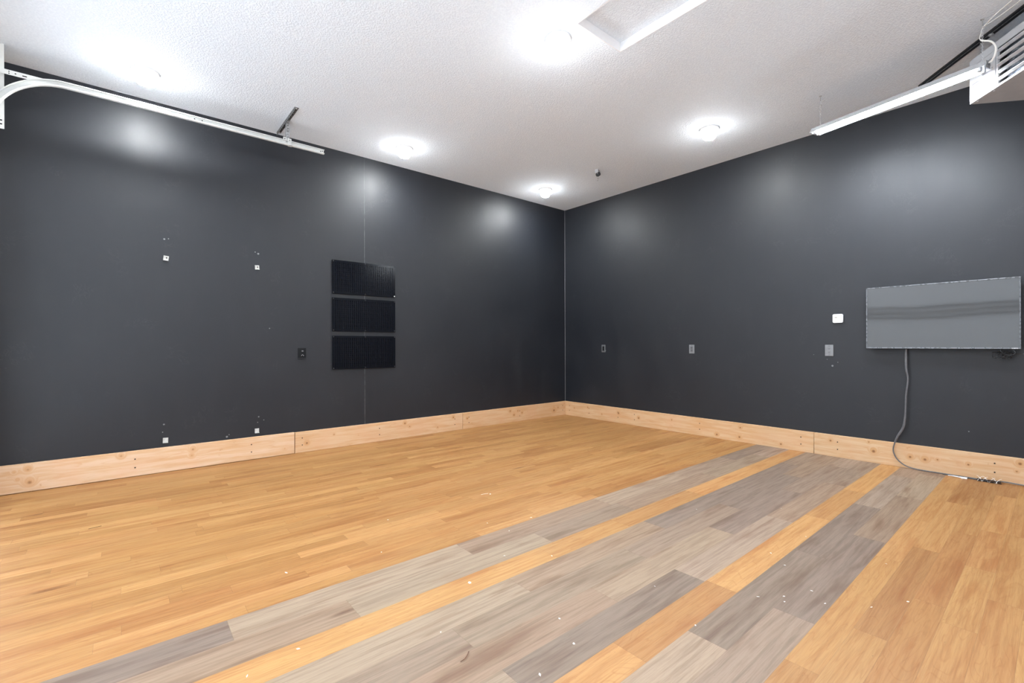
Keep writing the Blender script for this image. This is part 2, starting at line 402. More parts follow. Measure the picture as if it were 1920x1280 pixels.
def plank(x0, x1, y0, y1, tint, kind):
    j = random.uniform(.95, 1.05); tint = [c*j*random.uniform(.985, 1.015) for c in tint]; s = random.random()
    vs = [bm.verts.new((a, b, 0)) for a, b in ((x0, y0), (x1, y0), (x1, y1), (x0, y1))]
    f = bm.faces.new(vs); ww = abs(y0-y1)
    for l, (a, b) in zip(f.loops, ((0, 0), (x1-x0, 0), (x1-x0, ww), (0, ww))):
        l[uvl].uv = (a, b); l[tl] = (*tint, 1); l[il] = (s, kind, 0, 1)
    f.normal_update()
    if f.normal.z < 0: f.normal_flip()
for (ya, yb, k) in rows:
    if k in joints:
        js = joints[k]
        for i, (x0, tn) in enumerate(js):
            x1 = js[i+1][0] if i+1 < len(js) else 0.0
            plank(x0, x1, ya, yb, TINT[tn], 0 if tn[0] == 'o' else 1)
    else:
        x = -6.9 - random.uniform(0, .8)
        while x < 0:
            L = random.uniform(.45, 1.35) if k == 'o' else random.uniform(.6, 1.4)
            q = random.random()
            c_ = (.386, .210, .079) if q < .24 else ((.350, .183, .064) if q < .72 else (.311, .152, .050))
            if k == 'w': c_ = (.386, .210, .081) if q < .4 else ((.354, .188, .071) if q < .8 else (.311, .158, .058))
            plank(max(x, -6.9), min(x+L, 0), ya, yb, c_, 0); x += L
me = bpy.data.meshes.new('floor'); bm.to_mesh(me); bm.free(); me.materials.append(M['floor'])
o = bpy.data.objects.new('floor', me); COL.objects.link(o); struct(o)

# ceiling with the hatch opening
hx0, hx1, hy0, hy1, hz = -3.409, -2.886, -4.74, -3.356, H+.085
m = MB()
for a, b, c_, d in ((XW, 0, hy1, 0), (XW, 0, YW, hy0), (XW, hx0, hy0, hy1), (hx1, 0, hy0, hy1)):
    m.box((a, c_, H), (b, d, H+.10))
struct(m.build('ceiling', M['ceiling']))
m = MB(); e = .006
m.box((hx0, hy1-e, H+.0005), (hx1, hy1, hz)); m.box((hx0, hy0, H+.0005), (hx1, hy0+e, hz))
m.box((hx0, hy0+e, H+.0005), (hx0+e, hy1-e, hz)); m.box((hx1-e, hy0+e, H+.0005), (hx1, hy1-e, hz))
struct(m.build('trim_1', M['white_trim']))
hp = MB().box((hx0+.008, hy0+.008, hz-.012), (hx1-.008, hy1-.008, hz+.01)).build('attic_hatch_panel', M['ceiling'], origin=((hx0+hx1)/2, (hy0+hy1)/2, hz-.012))
tag(hp, 'textured white attic hatch panel sunk in the ceiling recess', 'hatch')
# walls
struct(MB().box((XW-.1, 0, -.05), (.1, .1, H)).build('wall_left', M['wall_l']))
struct(MB().box((0, YW, -.05), (.1, 0, H)).build('wall_right', M['wall_r']))
m = MB(); m.box((XW-.1, YW-.1, -.05), (-6.72, YW, H)); m.box((-5.0, YW-.1, -.05), (.1, YW, H)); m.box((-6.72, YW-.1, 2.6), (-5.0, YW, H))
struct(m.build('wall_back', plain('pale_grey_bounce_paint', (.62, .63, .65), .7, var=.02)))  # unseen wall made pale to bounce light into the right side
DY0, DY1, DZ = -5.32, -.48, 2.95
m = MB(); m.box((XW-.1, DY1, -.05), (XW, 0, H)); m.box((XW-.1, YW, -.05), (XW, DY0, H)); m.box((XW-.1, DY0, DZ), (XW, DY1, H))
struct(m.build('wall_front', M['white_trim']))
door = struct(MB().box((XW-.14, DY0-.04, 0), (XW-.1, DY1+.04, .10)).build('door_1', M['white_metal']))
ZS = [0, .95, 1.90, DZ]
for i in range(3):
    z0, z1 = ZS[i], ZS[i+1]
    m = MB(); m.box((XW-.14, DY0, z0+.003), (XW-.09, DY1, z0+.03), .004); m.box((XW-.14, DY0, z1-.03), (XW-.09, DY1, z1-.003), .004)
    for yy in (DY0+.03, DY1-.03): m.box((XW-.14, yy-.03, z0+.05), (XW-.092, yy+.03, z1-.05))
    pn = m.build('door_section', M['white_metal'], door)
    MB().box((XW-.125, DY0+.02, z0+.04), (XW-.118, DY1-.02, z1-.04)).build('fill_glazing', M['fill_glazing'], pn)  # added glowing pane that fills the room from out of view
for z in (1.80, 2.00): MB().box((XW-.09, DY0, z-.028), (XW-.05, DY1, z+.028), .003).build('stiffening_bar', M['plate'], door)
BX0, BX1, BZ = -6.72, -5.0, 2.6
d2 = struct(MB().box((BX0-.04, YW-.14, 0), (BX1+.04, YW-.10, .10)).build('fill_door', M['white_metal']))  # unseen glazed door, added to brighten the room
m = MB(); m.box((BX0, YW-.14, 0), (BX0+.08, YW-.09, BZ)); m.box((BX1-.08, YW-.14, 0), (BX1, YW-.09, BZ)); m.box((BX0, YW-.14, BZ-.08), (BX1, YW-.09, BZ)); m.box((BX0, YW-.14, .1), (BX1, YW-.09, .18))
m.build('fill_door_frame', M['white_metal'], d2)
MB().box((BX0+.02, YW-.125, .12), (BX1-.02, YW-.118, BZ-.02)).build('fill_glazing', M['fill_glazing_b'], d2)
# corner caulk line
struct(MB().box((-.006, -.006, .235), (0, 0, H)).build('trim_2', plain('grey_caulk', (.13, .13, .14), .5)))

# baseboards (2x10 lumber)
BB, BT = .235, .038
def board(name, lo, hi, mat, pairs, face, skew=0):
    b = struct(MB().box(lo, hi, .003).build(name, mat))
    for (u, z) in pairs:
        if face == 'y': mt = Matrix.Translation((u, lo[1]-.0005, z)) @ Matrix.Rotation(PI/2, 4, 'X')
        else: mt = Matrix.Translation((lo[0]-.0005, u, z)) @ Matrix.Rotation(-PI/2, 4, 'Y')
        MB().lathe([(.0001, .002), (.0052, .0025), (.0062, .001), (.0062, -.003)], 10, mt).build('screw', M['screw'], b)
    return b
def pr(*xs): return [(x, z) for x in xs for z in (.165, .085)]
board('baseboard_left', (XW, -BT-.012, .004), (-4.497, -.012, BB+.006), M['b_l1'], pr(-5.90, -4.93), 'y')
board('baseboard_left', (-4.489, -BT, 0), (-2.20, -.0, BB), M['b_l2'], pr(-4.41, -3.475, -2.335), 'y')
board('baseboard_left', (-2.197, -BT, 0), (0, -.0, BB), M['b_l3'], pr(-2.09, -1.10, -.105), 'y')
board('baseboard_right', (-BT, -3.858, 0), (0, -BT-.001, BB), M['b_r1'], pr(-.14, -.58, -1.17, -1.475, -2.515, -3.73), 'x')
board('baseboard_right', (-BT, YW, 0), (0, -3.862, BB), M['b_r2'], pr(-4.085, -5.267), 'x')

# ================================================================ CEILING LAMPS
def lamp_proto(label):
    t_ = thing('ceiling_light', label, 'ceiling light', (0, 0, H), group='round ceiling lights')
    MB().lathe([(.098, 0), (.100, -.006), (.098, -.016), (.088, -.022), (.070, -.024)], 40).build('base_ring', M['white_trim'], t_, True)
    MB().lathe([(.068, -.020), (.076, -.030), (.078, -.060), (.073, -.085), (.058, -.104), (.035, -.114), (.004, -.117)], 32).build('glass_globe', M['globe'], t_, True)
    return t_
L0 = [(-3.39, -.575, 'round ceiling light over the three black tool boards, second from the corner'),
      (-1.05, -.59, 'smallest and farthest round ceiling light, just in front of the room corner'),
      (-5.83, -.57, 'round ceiling light above the curved end of the white door track'),
      (-3.39, -3.15, 'large round ceiling light beside the recessed attic hatch'),
      (-1.035, -3.165, 'round ceiling light out from the right wall, left of the hanging shop light'),
      (-5.83, -3.15, 'unseen round ceiling light added for fill, over the middle of the door'),  # this lamp and the next two are unseen, added to light the room
      (-3.39, -5.74, 'unseen round ceiling light added for fill along the back wall'),
      (-5.83, -5.74, 'unseen round ceiling light added for fill in the back corner beside the door')]
lp = lamp_proto(L0[0][2])
for i, (x, y, lb) in enumerate(L0):
    o = lp if i == 0 else copy_tree(lp)
    o.location = (x, y, H); o['label'] = lb; o.rotation_euler.z = i*.7

# ================================================================ DOOR TRACK
trk = thing('door_track', 'long white steel overhead door track curving down beside the left wall', 'track', (-6.33, -.42, 3.357))
R_ = .43
path = [(-6.76, -.42, 2.0+i*.2) for i in range(0, 5)]
path = [(-6.76, -.42, z) for z in (1.9, 2.3, 2.7)]
for i in range(0, 21):
    a = PI - i*PI/2/20
    path.append((-6.33+R_*math.cos(a), -.42, 3.36-R_+R_*math.sin(a)))
path += [(x, -.42, 3.36) for x in (-6.0, -5.5, -5.0, -4.6, -4.285)]
path = [(a+6.33, b+.42, c-3.36) for a, b, c in path]
# C-shaped rolled section opening towards the room
h_ = .0245
prof = [(-h_, 0), (-.016, 0), (-.0145, -.0025), (-.012, -.0025), (-.0105, 0), (.002, 0), (.0035, .003), (.0055, .003), (.007, 0), (.011, 0), (.0125, .003), (.0145, .003), (.016, 0), (h_, 0), (h_, .024), (h_-.008, .030), (h_-.011, .027), (h_-.005, .022), (h_-.003, .004), (-h_+.003, .004), (-h_+.003, .022), (-h_+.008, .027), (-h_+.007, .031), (-h_, .027)]
rail = sweep(prof, path, 'rail', M['white_metal'], trk)
# perforated angle brace above the curve
m = MB(); m.box((-6.70+6.33, .045, -.004), (-6.22+6.33, .048, .030)); m.box((-6.70+6.33, .045, .030), (-6.22+6.33, .075, .033))
br = m.build('angle_brace', M['white_metal'], trk)
for dx, ww, zz in ((-6.660, .006, .021), (-6.660, .006, .006), (-6.625, .009, .014), (-6.575, .026, .012), (-6.495, .010, .010), (-6.42, .010, .008)):
    MB().box((dx+6.33-ww/2, .0435, zz-.004), (dx+6.33+ww/2, .0448, zz+.004), .001).build('bolt_hole', M['dark_hole'], br)
# bolts and rivets in the rail
for x in (-5.98, -5.33, -4.62):
    MB().lathe([(.009, 0), (.009, .004), (.005, .007)], 10, Matrix.Translation((x+6.33, -.004, 0)) @ Matrix.Rotation(PI/2, 4, 'X')).build('bolt', M['chain'], rail, True)
for dx, dz in ((-.033, .004), (-.014, .010), (-.014, -.010), (-1.12, .006), (-1.18, .004)):
    MB().lathe([(.0055, 0), (.0055, .001)], 8, Matrix.Translation((-4.285+6.33+dx, -.0045, dz)) @ Matrix.Rotation(PI/2, 4, 'X')).build('bolt_hole', M['dark_hole'], rail)
# flag bracket at the door wall
fb = thing('flag_bracket', 'white steel upright bracket at the left edge, behind the track curve', 'bracket', (-6.75, -.33, H))
m = MB(); m.box((XW+6.75, 0, -.665), (-6.692+6.75, .004, 0)); m.box((XW+6.75, -.05, -.665), (XW+6.75+.004, .0, 0))
fbp = m.build('plate', M['white_metal'], fb)
for z_ in (-.60, -.63): MB().box((-6.715+6.75, -.0008, z_-.005), (-6.703+6.75, 0, z_+.005), .0003).build('bolt_hole', M['dark_hole'], fbp)

# track hanger: galvanised angle on the ceiling and a drop strut
hg = thing('track_hanger', 'weathered perforated steel angle with a drop strap holding the track end', 'hanger', (-4.655, -.41, H))
def holes(parent, pts, size, nrm):
    for (x, y, z) in pts:
        s_ = Vector((size, size, size)); s_[nrm] = .0006
        MB().box(Vector((x, y, z))-s_/2, Vector((x, y, z))+s_/2).build('slot_hole', M['dark_hole'], parent)
m = MB(); m.box((-.016, -.355, -.004), (.020, .355, 0)); m.box((-.020, -.355, -.034), (-.016, .355, 0))
ang = m.build('ceiling_angle', M['galv_dark'], hg)
holes(ang, [(-.0205, -.32+.05*k, -.018) for k in range(13)], .010, 0)
holes(ang, [(.004, -.30+.06*k, -.0044) for k in range(11)], .010, 2)
m = MB(); m.box((-.015, -.022, -.235), (-.012, .012, -.004)); m.box((-.015, -.024, -.235), (.016, -.021, -.004))
st = m.build('drop_strut', M['galv'], hg)
holes(st, [(.001, -.0245, -.03-.03*k) for k in range(7)], .007, 1)
m = MB(); m.box((-.002, -.030, -.275), (.034, -.0245, -.195)); m.box((-.002, -.075, -.278), (.034, -.0245, -.2745))
m.box((-.045, -.028, -.225), (-.015, -.024, -.19))
cl = m.build('track_clip', M['white_metal'], hg)
holes(cl, [(.018, -.0305, -.213)], .010, 1); holes(cl, [(-.030, -.0285, -.207)], .010, 1)
for yy in (-.34, .33):
    MB().lathe([(.010, 0), (.010, -.004), (.005, -.008)], 10, Matrix.Translation((.0, yy, -.004))).build('lag_screw', M['chain'], ang, True)

# ================================================================ LEFT WALL FITTINGS
def peg(z0, label):
    t_ = thing('tool_board', label, 'pegboard', (-3.652, 0, z0), group='black perforated steel tool boards')
    m = MB(); w_ = .4065; hh = .406
    m.box((-w_, -.020, 0), (w_, -.017, hh), .001)
    m.box((-w_, -.017, 0), (w_, -.002, .002)); m.box((-w_, -.017, hh-.002), (w_, -.002, hh))
    m.box((-w_, -.017, .002), (-w_+.002, -.002, hh-.002)); m.box((w_-.002, -.017, .002), (w_, -.002, hh-.002))
    m.build('panel', M['peg'], t_)
    for x in (-w_+.012, 0, w_-.012):
        for z in (.012, hh-.012):
            MB().lathe([(.008, 0), (.008, .003), (.004, .005), (.001, .005)], 12, Matrix.Translation((x, -.020, z)) @ Matrix.Rotation(PI/2, 4, 'X')).build('screw', M['black_metal'] if x < .3 or z > .1 or z0 < 1.8 else M['chain'], t_, True)
    return t_
peg(1.857, 'topmost black perforated steel tool board with a bright sheen at its right end')
peg(1.401, 'middle one of three black perforated steel tool boards on the left wall')
peg(.939, 'lowest one of three black perforated steel tool boards on the left wall')

def clip(x, z, label, rz, holed):
    t_ = thing('wall_clip', label, 'bracket', (x, 0, z), group='small pale steel clips on the left wall', rot=(0, rz, 0))
    m = MB(); m.box((-.021, -.003, -.024), (.021, -.0003, .024), .0008); m.box((-.021, -.022, -.024), (.021, -.003, -.021), .0006)
    m.box((-.021, -.014, -.021), (-.018, -.003, .024))
    pl = m.build('plate', M['clip_metal'], t_)
    MB().lathe([(.007, 0), (.007, .002), (.002, .004)], 10, Matrix.Translation((.004, -.003, .004)) @ Matrix.Rotation(PI/2, 4, 'X')).build('screw', M['screw'] if holed else M['galv'], t_, True)
clip(-5.660, 2.090, 'small pale steel clip on the left wall, upper one nearer the door track curve', .12, True)
clip(-4.862, 2.083, 'small pale steel clip on the left wall, upper one nearer the tool boards', -.05, True)
clip(-5.668, .304, 'small pale steel clip low on the left wall above the pink-tinged baseboard', .04, False)
clip(-4.868, .300, 'small pale steel clip low on the left wall near the baseboard joint', 0, False)

def outlet(loc, rz, label, pm, rm, w_=.076, hh=.120, box=False):
    t_ = thing('wall_outlet', label, 'outlet', loc, rz, group='electrical outlets on the charcoal walls')
    MB().box((-w_/2, -.007, -hh/2), (w_/2, 0, hh/2), .003).build('cover_plate', pm, t_)
    r = MB().box((-.017, -.0095, -.036), (.017, -.007, .036), .001).build('receptacle', rm, t_)
    for zc in (.019, -.019):
        for dx in (-.0065, .0065): MB().box((dx-.0014, -.0099, zc-.003), (dx+.0014, -.0094, zc+.007)).build('slot', M['dark_hole'], r)
        MB().lathe([(.0026, 0), (.0026, .0005)], 10, Matrix.Translation((0, -.0094, zc-.009)) @ Matrix.Rotation(PI/2, 4, 'X')).build('slot', M['dark_hole'], r)
    for zc in (.049, -.049): MB().lathe([(.003, 0), (.002, .001)], 8, Matrix.Translation((0, -.007, zc)) @ Matrix.Rotation(PI/2, 4, 'X')).build('screw', M['screw'], t_)
    return t_
RW = -PI/2
outlet((0, -.860, 1.164), RW, 'small dark grey outlet on the right wall nearest the corner', M['recept'], M['plate_dark'])
outlet((0, -2.386, 1.164), RW, 'grey outlet on the right wall, middle one of its three', M['plate'], M['recept'])
outlet((0, -4.001, 1.159), RW, 'larger light grey outlet on the right wall below the thermostat', M['plate'], M['plate'], .080, .126)
# dark box outlet on the left wall with a plugged adapter
t_ = outlet((-4.402, 0, 1.139), 0, 'black raised outlet box on the left wall, left of the tool boards', M['plate_dark'], M['plate_dark'], .092, .122)
MB().box((-.046, -.018, -.061), (.046, -.0072, -.055), .001).build('lower_lip', M['black_metal'], t_)
MB().box((-.005, -.012, .020), (.014, -.0100, .032), .001).build('switch', M['plate'], t_)
MB().tube([(-.008, -.013, -.030), (-.006, -.018, -.020), (.002, -.020, -.016), (.010, -.017, -.021)], .0022, 6).build('wire_loop', M['galv'], t_, True)
MB().lathe([(.004, 0), (.003, .003)], 8, Matrix.Translation((.016, -.0095, -.027)) @ Matrix.Rotation(PI/2, 4, 'X')).build('indicator', M['chain'], t_)

# ================================================================ THERMOSTAT, TV
th = thing('thermostat', 'small white thermostat with rounded corners on the right wall', 'thermostat', (0, -4.086, 1.508), RW)
def rrect(w_, h2, r, n=6):
    P = []
    for cx, cy, a0 in ((w_-r, h2-r, 0), (-w_+r, h2-r, PI/2), (-w_+r, -h2+r, PI), (w_-r, -h2+r, 3*PI/2)):
        for i in range(n+1): a = a0+PI/2*i/n; P.append((cx+r*math.cos(a), cy+r*math.sin(a)))
    return P
MX = Matrix.Rotation(PI/2, 4, 'X')
m = MB(); m.prism(rrect(.047, .047, .014), .004, .022, MX); m.prism(rrect(.0445, .0445, .012), .022, .025, MX); m.prism(rrect(.040, .040, .010), 0, .004, MX)
m.build('housing', M['plastic_white'], th)
MB().box((-.028, -.0256, .004), (-.004, -.0251, .020)).build('display', M['display'], th)
m = MB(); m.box((.012, -.0256, .010), (.018, -.0251, .014)); m.box((.012, -.0256, .002), (.018, -.0251, .006)); m.build('button', M['display'], th)

TVY, TVZ, TW, TH = -4.890, 1.4945, 1.078, .622
tv = thing('television', 'wide grey flat screen television mounted on the right wall', 'television', (-.055, TVY, TVZ), RW)
w_, h2 = TW/2, TH/2
MB().box((-w_+.006, -.012, -h2+.006), (w_-.006, .020, h2-.006), .004).build('back_shell', M['tv_back'], tv)
m = MB(); b_ = .009
m.box((-w_, -.030, h2-b_), (w_, -.004, h2), .0015); m.box((-w_, -.030, -h2), (w_, -.004, -h2+b_+.004), .0015)
m.box((-w_, -.030, -h2+b_), (-w_+b_, -.004, h2-b_), .0015); m.box((w_-b_, -.030, -h2+b_), (w_, -.004, h2-b_), .0015)
m.build('bezel', M['tv_frame'], tv)
MB().box((-w_+b_, -.0275, -h2+b_), (w_-b_, -.012, h2-b_)).build('screen', M['screen'], tv)
MB().box((-.25, .020, -.18), (.25, .055, .14), .003).build('wall_mount', M['black_metal'], tv)
MB().box((-w_+.06, .018, -h2+.02), (w_-.03, .046, -h2+.14), .006).build('lower_casing', M['tv_back'], tv)
fc = bpy.data.curves.new('maker_name', 'FONT'); fc.body = 'VIZIO'; fc.size = .0135; fc.extrude = .0004; fc.align_x = 'CENTER'; fc.space_character = 1.15
tmp = bpy.data.objects.new('maker_name_source', fc); COL.objects.link(tmp)
bpy.context.view_layer.update()
me = bpy.data.meshes.new_from_object(tmp.evaluated_get(bpy.context.evaluated_depsgraph_get()))
bpy.data.objects.remove(tmp); me.materials.clear(); me.materials.append(M['logo'])
lg = bpy.data.objects.new('maker_name', me); COL.objects.link(lg); lg.parent = tv; lg.location = (w_-.036, -.0305, -h2+.001); lg.rotation_euler = (PI/2, 0, 0)

# ---- smooth path helper
def smooth(pts, n=8):
    P = [Vector(p) for p in pts]; out = []
    for i in range(len(P)-1):
        p0 = P[max(i-1, 0)]; p1 = P[i]; p2 = P[i+1]; p3 = P[min(i+2, len(P)-1)]
        for k in range(n):
            s = k/n
            out.append(.5*((2*p1)+(p2-p0)*s+(2*p0-5*p1+4*p2-p3)*s*s+(3*p1-p0-3*p2+p3)*s**3))
    out.append(P[-1]); return out
cp = [(-.030, -4.663, 1.178), (-.034, -4.660, 1.15), (-.045, -4.663, .99), (-.045, -4.677, .88), (-.045, -4.662, .727), (-.050, -4.657, .542), (-.055, -4.643, .408),
      (-.058, -4.598, .306), (-.062, -4.573, .227), (-.062, -4.565, .156), (-.062, -4.594, .081), (-.064, -4.659, .028), (-.066, -4.747, .010), (-.066, -4.863, .008),
      (-.066, -4.975, .008), (-.066, -5.10, .008), (-.068, -5.185, .008), (-.066, -5.232, .011), (-.064, -5.29, .014), (-.062, -5.349, .018), (-.062, -5.44, .014), (-.064, -5.75, .008)]
cps = smooth(cp, 6)
rad = [.0080+.0030*max(0, math.sin(i*.21)) if p.z > .25 else .0056 for i, p in enumerate(cps)]
cb = MB().tube(cps, rad, 8).build('power_cord', M['cable'], smooth=True)
tag(cb, 'long charcoal cord hanging from the television and trailing along the baseboard', 'cord')
cb2 = MB().tube(smooth([(-.074, -4.93, .0045), (-.082, -5.06, .0045), (-.086, -5.17, .0045), (-.080, -5.24, .005)], 6), .0028, 6).build('thin_wire', M['black_cable'], smooth=True)
tag(cb2, 'thin dark wire on the floor beside the trailing cord', 'cord')
# bundle of twisted wire on the floor
bd = thing('wire_bundle', 'tangled bundle of thin wires tied with pale twist ties against the right baseboard', 'wire bundle', (-.095, -5.235, 0))
for k in range(5):
    rr = random.Random(20+k); ph = rr.uniform(0, 6)
    pts = []
    for i in range(26):
        a = i/25*2*PI; yy = .072*math.cos(a+ph)+rr.uniform(-.008, .008)
        pts.append((-.004+.012*math.sin(a+ph)+rr.uniform(-.006, .006), yy, .012+.008*math.sin(2*a+k)+rr.uniform(-.002, .004)))
    MB().tube(smooth(pts, 3), .0024, 6).build('wire', M['black_cable'] if k != 3 else M['sliver'], bd, True)
for k, yy in enumerate((-.055, -.042, -.015, .012, .030, .052, .060)):
    s = 1 if k % 2 else -1
    MB().tube([(-.022, yy-.010*s, .004), (-.006, yy, .026), (.006, yy+.006*s, .028), (.016, yy+.016*s, .008)], .0016, 5).build('twist_tie', M['white_cable'], bd, True)
    MB().tube([(-.010, yy, .024), (-.006, yy+.012*s, .040), (-.002, yy+.024*s, .046)], .0012, 5).build('twist_tie', M['white_cable'], bd, True)
# white plug on the floor
pg = thing('white_connector', 'small white plastic connector lying on the floor beside the trailing cord', 'connector', (-.105, -5.045, 0), 0)
MB().tube(smooth([(.0, .075, .006), (.004, .04, .008), (0, 0, .007), (-.004, -.035, .008)], 4), [.004]*5+[.006]*4+[.008]*4, 8, .7).build('body', M['plastic_white'], pg, True)
m = MB(); m.box((-.022, -.055, .001), (.010, -.030, .013), .003); m.box((-.030, -.030, .001), (-.016, -.016, .010), .002); m.build('latch', M['plastic_white'], pg)

# tangle below the television
tg = thing('cable_coil', 'coiled tangle of black cable hanging under the right end of the television', 'cable', (-.055, -5.325, 1.16))
for k in range(5):
    rr = random.Random(50+k); cy = (.035, .02, -.01, -.03, -.015)[k]; r0 = (.036, .028, .040, .030, .022)[k]
    pts = [(rr.uniform(-.010, .010)+.004*k-.01, cy+r0*math.cos(i/18*2*PI), -.030+r0*.85*math.sin(i/18*2*PI)+rr.uniform(-.004, .004)) for i in range(18)]
    MB().tube(smooth(pts, 3), .0030, 6).build('loop', M['black_cable'], tg, True)
MB().tube(smooth([(0, -.03, -.02), (0, -.06, -.014), (0, -.10, -.020), (0, -.18, -.016), (0, -.26, -.01)], 5), .003, 6).build('cable_tail', M['black_cable'], tg, True)
MB().tube(smooth([(0.004, .02, .02), (0, .01, -.01), (0, -.03, -.03), (0, -.07, -.012), (.006, -.05, .025)], 5), .003, 6).build('cable_tail', M['black_cable'], tg, True)

# ================================================================ HANGING SHOP LIGHT
A = Vector((-.828, -4.105, 0)); B = Vector((-1.176, -5.315, 0))
d = (B-A); Ls = d.length; ang = math.atan2(d.y, d.x); zc0, zc1 = 3.32, 3.275
pitch = math.atan2(zc1-zc0, Ls)
sl = thing('shop_light', 'long lit twin tube shop light hanging on chains near the right wall', 'shop light', ((A+B).xy/2).to_3d()+Vector((0, 0, (zc0+zc1)/2)), rot=(0, -pitch, ang))
hl = Ls/2
# housing: trapezoid wing reflector (local x along the light)
sec = [(-.030, 0), (.030, 0), (.056, -.040), (.060, -.044), (.060, -.048), (.054, -.044), (.026, -.006), (-.026, -.006), (-.054, -.044), (-.060, -.048), (-.060, -.044), (-.056, -.040)]
MR = Matrix(((0, 0, 1, 0), (1, 0, 0, 0), (0, 1, 0, 0), (0, 0, 0, 1)))
m = MB(); m.prism(sec, -hl, hl, MR); m.build('housing', M['bright_white'], sl)
for s in (-1, 1):
    MB().tube([(-hl+.035, s*.026, -.046), (hl-.035, s*.026, -.046)], .0165, 16).build('led_tube', M['tube'], sl, True)
    for e_ in (-1, 1):
        MB().box((e_*(hl-.035)-.012, s*.026-.016, -.066), (e_*(hl-.035)+.012, s*.026+.016, -.007), .003).build('lamp_holder', M['bright_white'], sl)
for e_ in (-1, 1):
    MB().box((e_*hl-.002, -.034, -.050), (e_*hl+.002, .034, .001), .001).build('end_plate', M['galv'] if e_ > 0 else M['bright_white'], sl)
# chains and hooks
def chain(top, bottom, label):
    t_ = thing('hanging_chain', label, 'chain', top)
    hk = [(0, 0, 0), (0, 0, -.035), (.0, 0, -.050), (.003, -.010, -.060), (.004, -.020, -.052), (.004, -.022, -.044)]
    MB().tube(smooth(hk, 4), .0024, 6).build('hook', M['galv'], t_, True)
    MB().lathe([(.011, 0), (.011, -.002), (.004, -.005)], 12).build('hook_flange', M['galv'], t_, True)
    z = -.046; zb = bottom-top[2]; k = 0
    while z > zb+.003:
        L = .017; m = MB(); r = .0048; pts = []
        for i in range(12):
            a = 2*PI*i/12; u = r*math.cos(a); v = (L/2-r)*(1 if math.sin(a) > 0 else -1)+r*math.sin(a)
            pts.append(((u if k % 2 else 0), -.012*max(0, 1-k/4)+(0 if k % 2 else u), z-L/2+v))
        m.tube(pts, .0013, 5, closed=True); m.build('link', M['chain'], t_, True); z -= L-.0045; k += 1
    return t_
zl = lambda p: zc0+(zc1-zc0)*((Vector(p).xy-A.xy).dot(d.xy)/d.xy.length_squared)
chain((-.866, -4.175, H), zl((-.866, -4.175))+.002, 'thin steel chain on a ceiling hook at the far end of the shop light')
chain((-1.160, -5.285, H), zl((-1.160, -5.285))+.002, 'thin steel chain at the near end of the shop light, beside the heater')
# white supply cord
wc = smooth([(-1.60, -5.62, 3.585), (-1.42, -5.50, 3.565), (-1.26, -5.37, 3.56), (-1.158, -5.292, 3.545), (-1.150, -5.275, 3.50), (-1.156, -5.27, 3.47), (-1.172, -5.285, 3.440),
             (-1.20, -5.33, 3.40), (-1.212, -5.355, 3.345), (-1.205, -5.350, 3.29), (-1.190, -5.333, 3.262), (-1.1785, -5.3195, 3.262)], 6)
bpy.context.view_layer.update()
wo = MB().tube(wc, [.0028 if i < 34 else .0058 for i in range(len(wc))], 8).build('supply_cord', M['white_cable'], smooth=True)
wo.parent = sl; wo.matrix_parent_inverse = sl.matrix_world.inverted()
tag(MB().tube(smooth([(-1.157, -5.30, 3.55), (-1.25, -5.38, 3.535), (-1.36, -5.50, 3.545), (-1.5, -5.66, 3.57)], 6), .0022, 6).build('thin_white_string', M['white_cable'], smooth=True),
    'thin white string running from the near ceiling hook out of frame', 'string')

# ================================================================ UNIT HEATER
a39 = math.radians(39.5); e1 = Vector((-math.cos(a39), -math.sin(a39), 0)); e2 = Vector((math.sin(a39), -math.cos(a39), 0))
P0 = Vector((-.832, -5.188, 3.125))
ht = bpy.data.objects.new('unit_heater', None); COL.objects.link(ht)
ht.matrix_world = Matrix(((e1.x, e2.x, 0, P0.x), (e1.y, e2.y, 0, P0.y), (0, 0, 1, P0.z), (0, 0, 0, 1)))   # x along the face, y into the casing, z up
tag(ht, 'white ceiling hung unit heater with polished louvers at the right edge', 'heater')
HW, HD, HH = .70, .56, .335
m = MB(); th_ = .003
m.box((0, .012, 0), (HW, HD, th_)); ubt = m.build('bottom_panel', M['heater_under'], ht)
m = MB(); m.box((0, .012, HH-th_), (HW, HD, HH)); m.box((0, .012, th_), (th_, HD, HH-th_)); m.box((HW-th_, .012, th_), (HW, HD, HH-th_)); m.box((th_, HD-th_, th_), (HW-th_, HD, HH-th_))
m.build('casing', M['bright_white'], ht)
m = MB(); m.box((0, 0, 0), (HW, .012, .016), .002); m.box((0, 0, HH-.052), (HW, .012, HH), .002); m.box((0, 0, HH), (HW, .03, HH+.004)); m.box((.246, 0, .016), (.262, .012, HH-.052)); m.box((HW-.02, 0, .016), (HW, .012, HH-.052))
m.build('front_frame', M['bright_white'], ht)
m = MB(); m.box((.004, -.004, .016), (.243, .012, HH-.056), .002); ap = m.build('access_panel', M['bright_white'], ht)
rr = random.Random(4)
for (x0, x1, z0, mt) in ((.025, .10, .115, 'red_label'), (.03, .09, .135, 'grey_ink'), (.13, .20, .155, 'grey_ink'), (.16, .215, .235, 'grey_ink'), (.17, .22, .165, 'grey_ink')):
    MB().box((x0, -.0046, z0), (x1, -.004, z0+.004)).build('warning_label', M[mt], ap)
lb = MB()
for i in range(9):
    z = .030+i*.0095; x = .02
    while x < .20:
        L = rr.uniform(.01, .03); lb.box((x, -.0045, z), (min(x+L, .21), -.004, z+.0022)); x += L+.006
lb.build('fine_print', plain('pale_ink', (.16, .17, .22), .6), ap)
MB().box((.262, .060, .016), (HW-.02, .064, HH-.052)).build('heat_exchanger', M['heater_core'], ht)
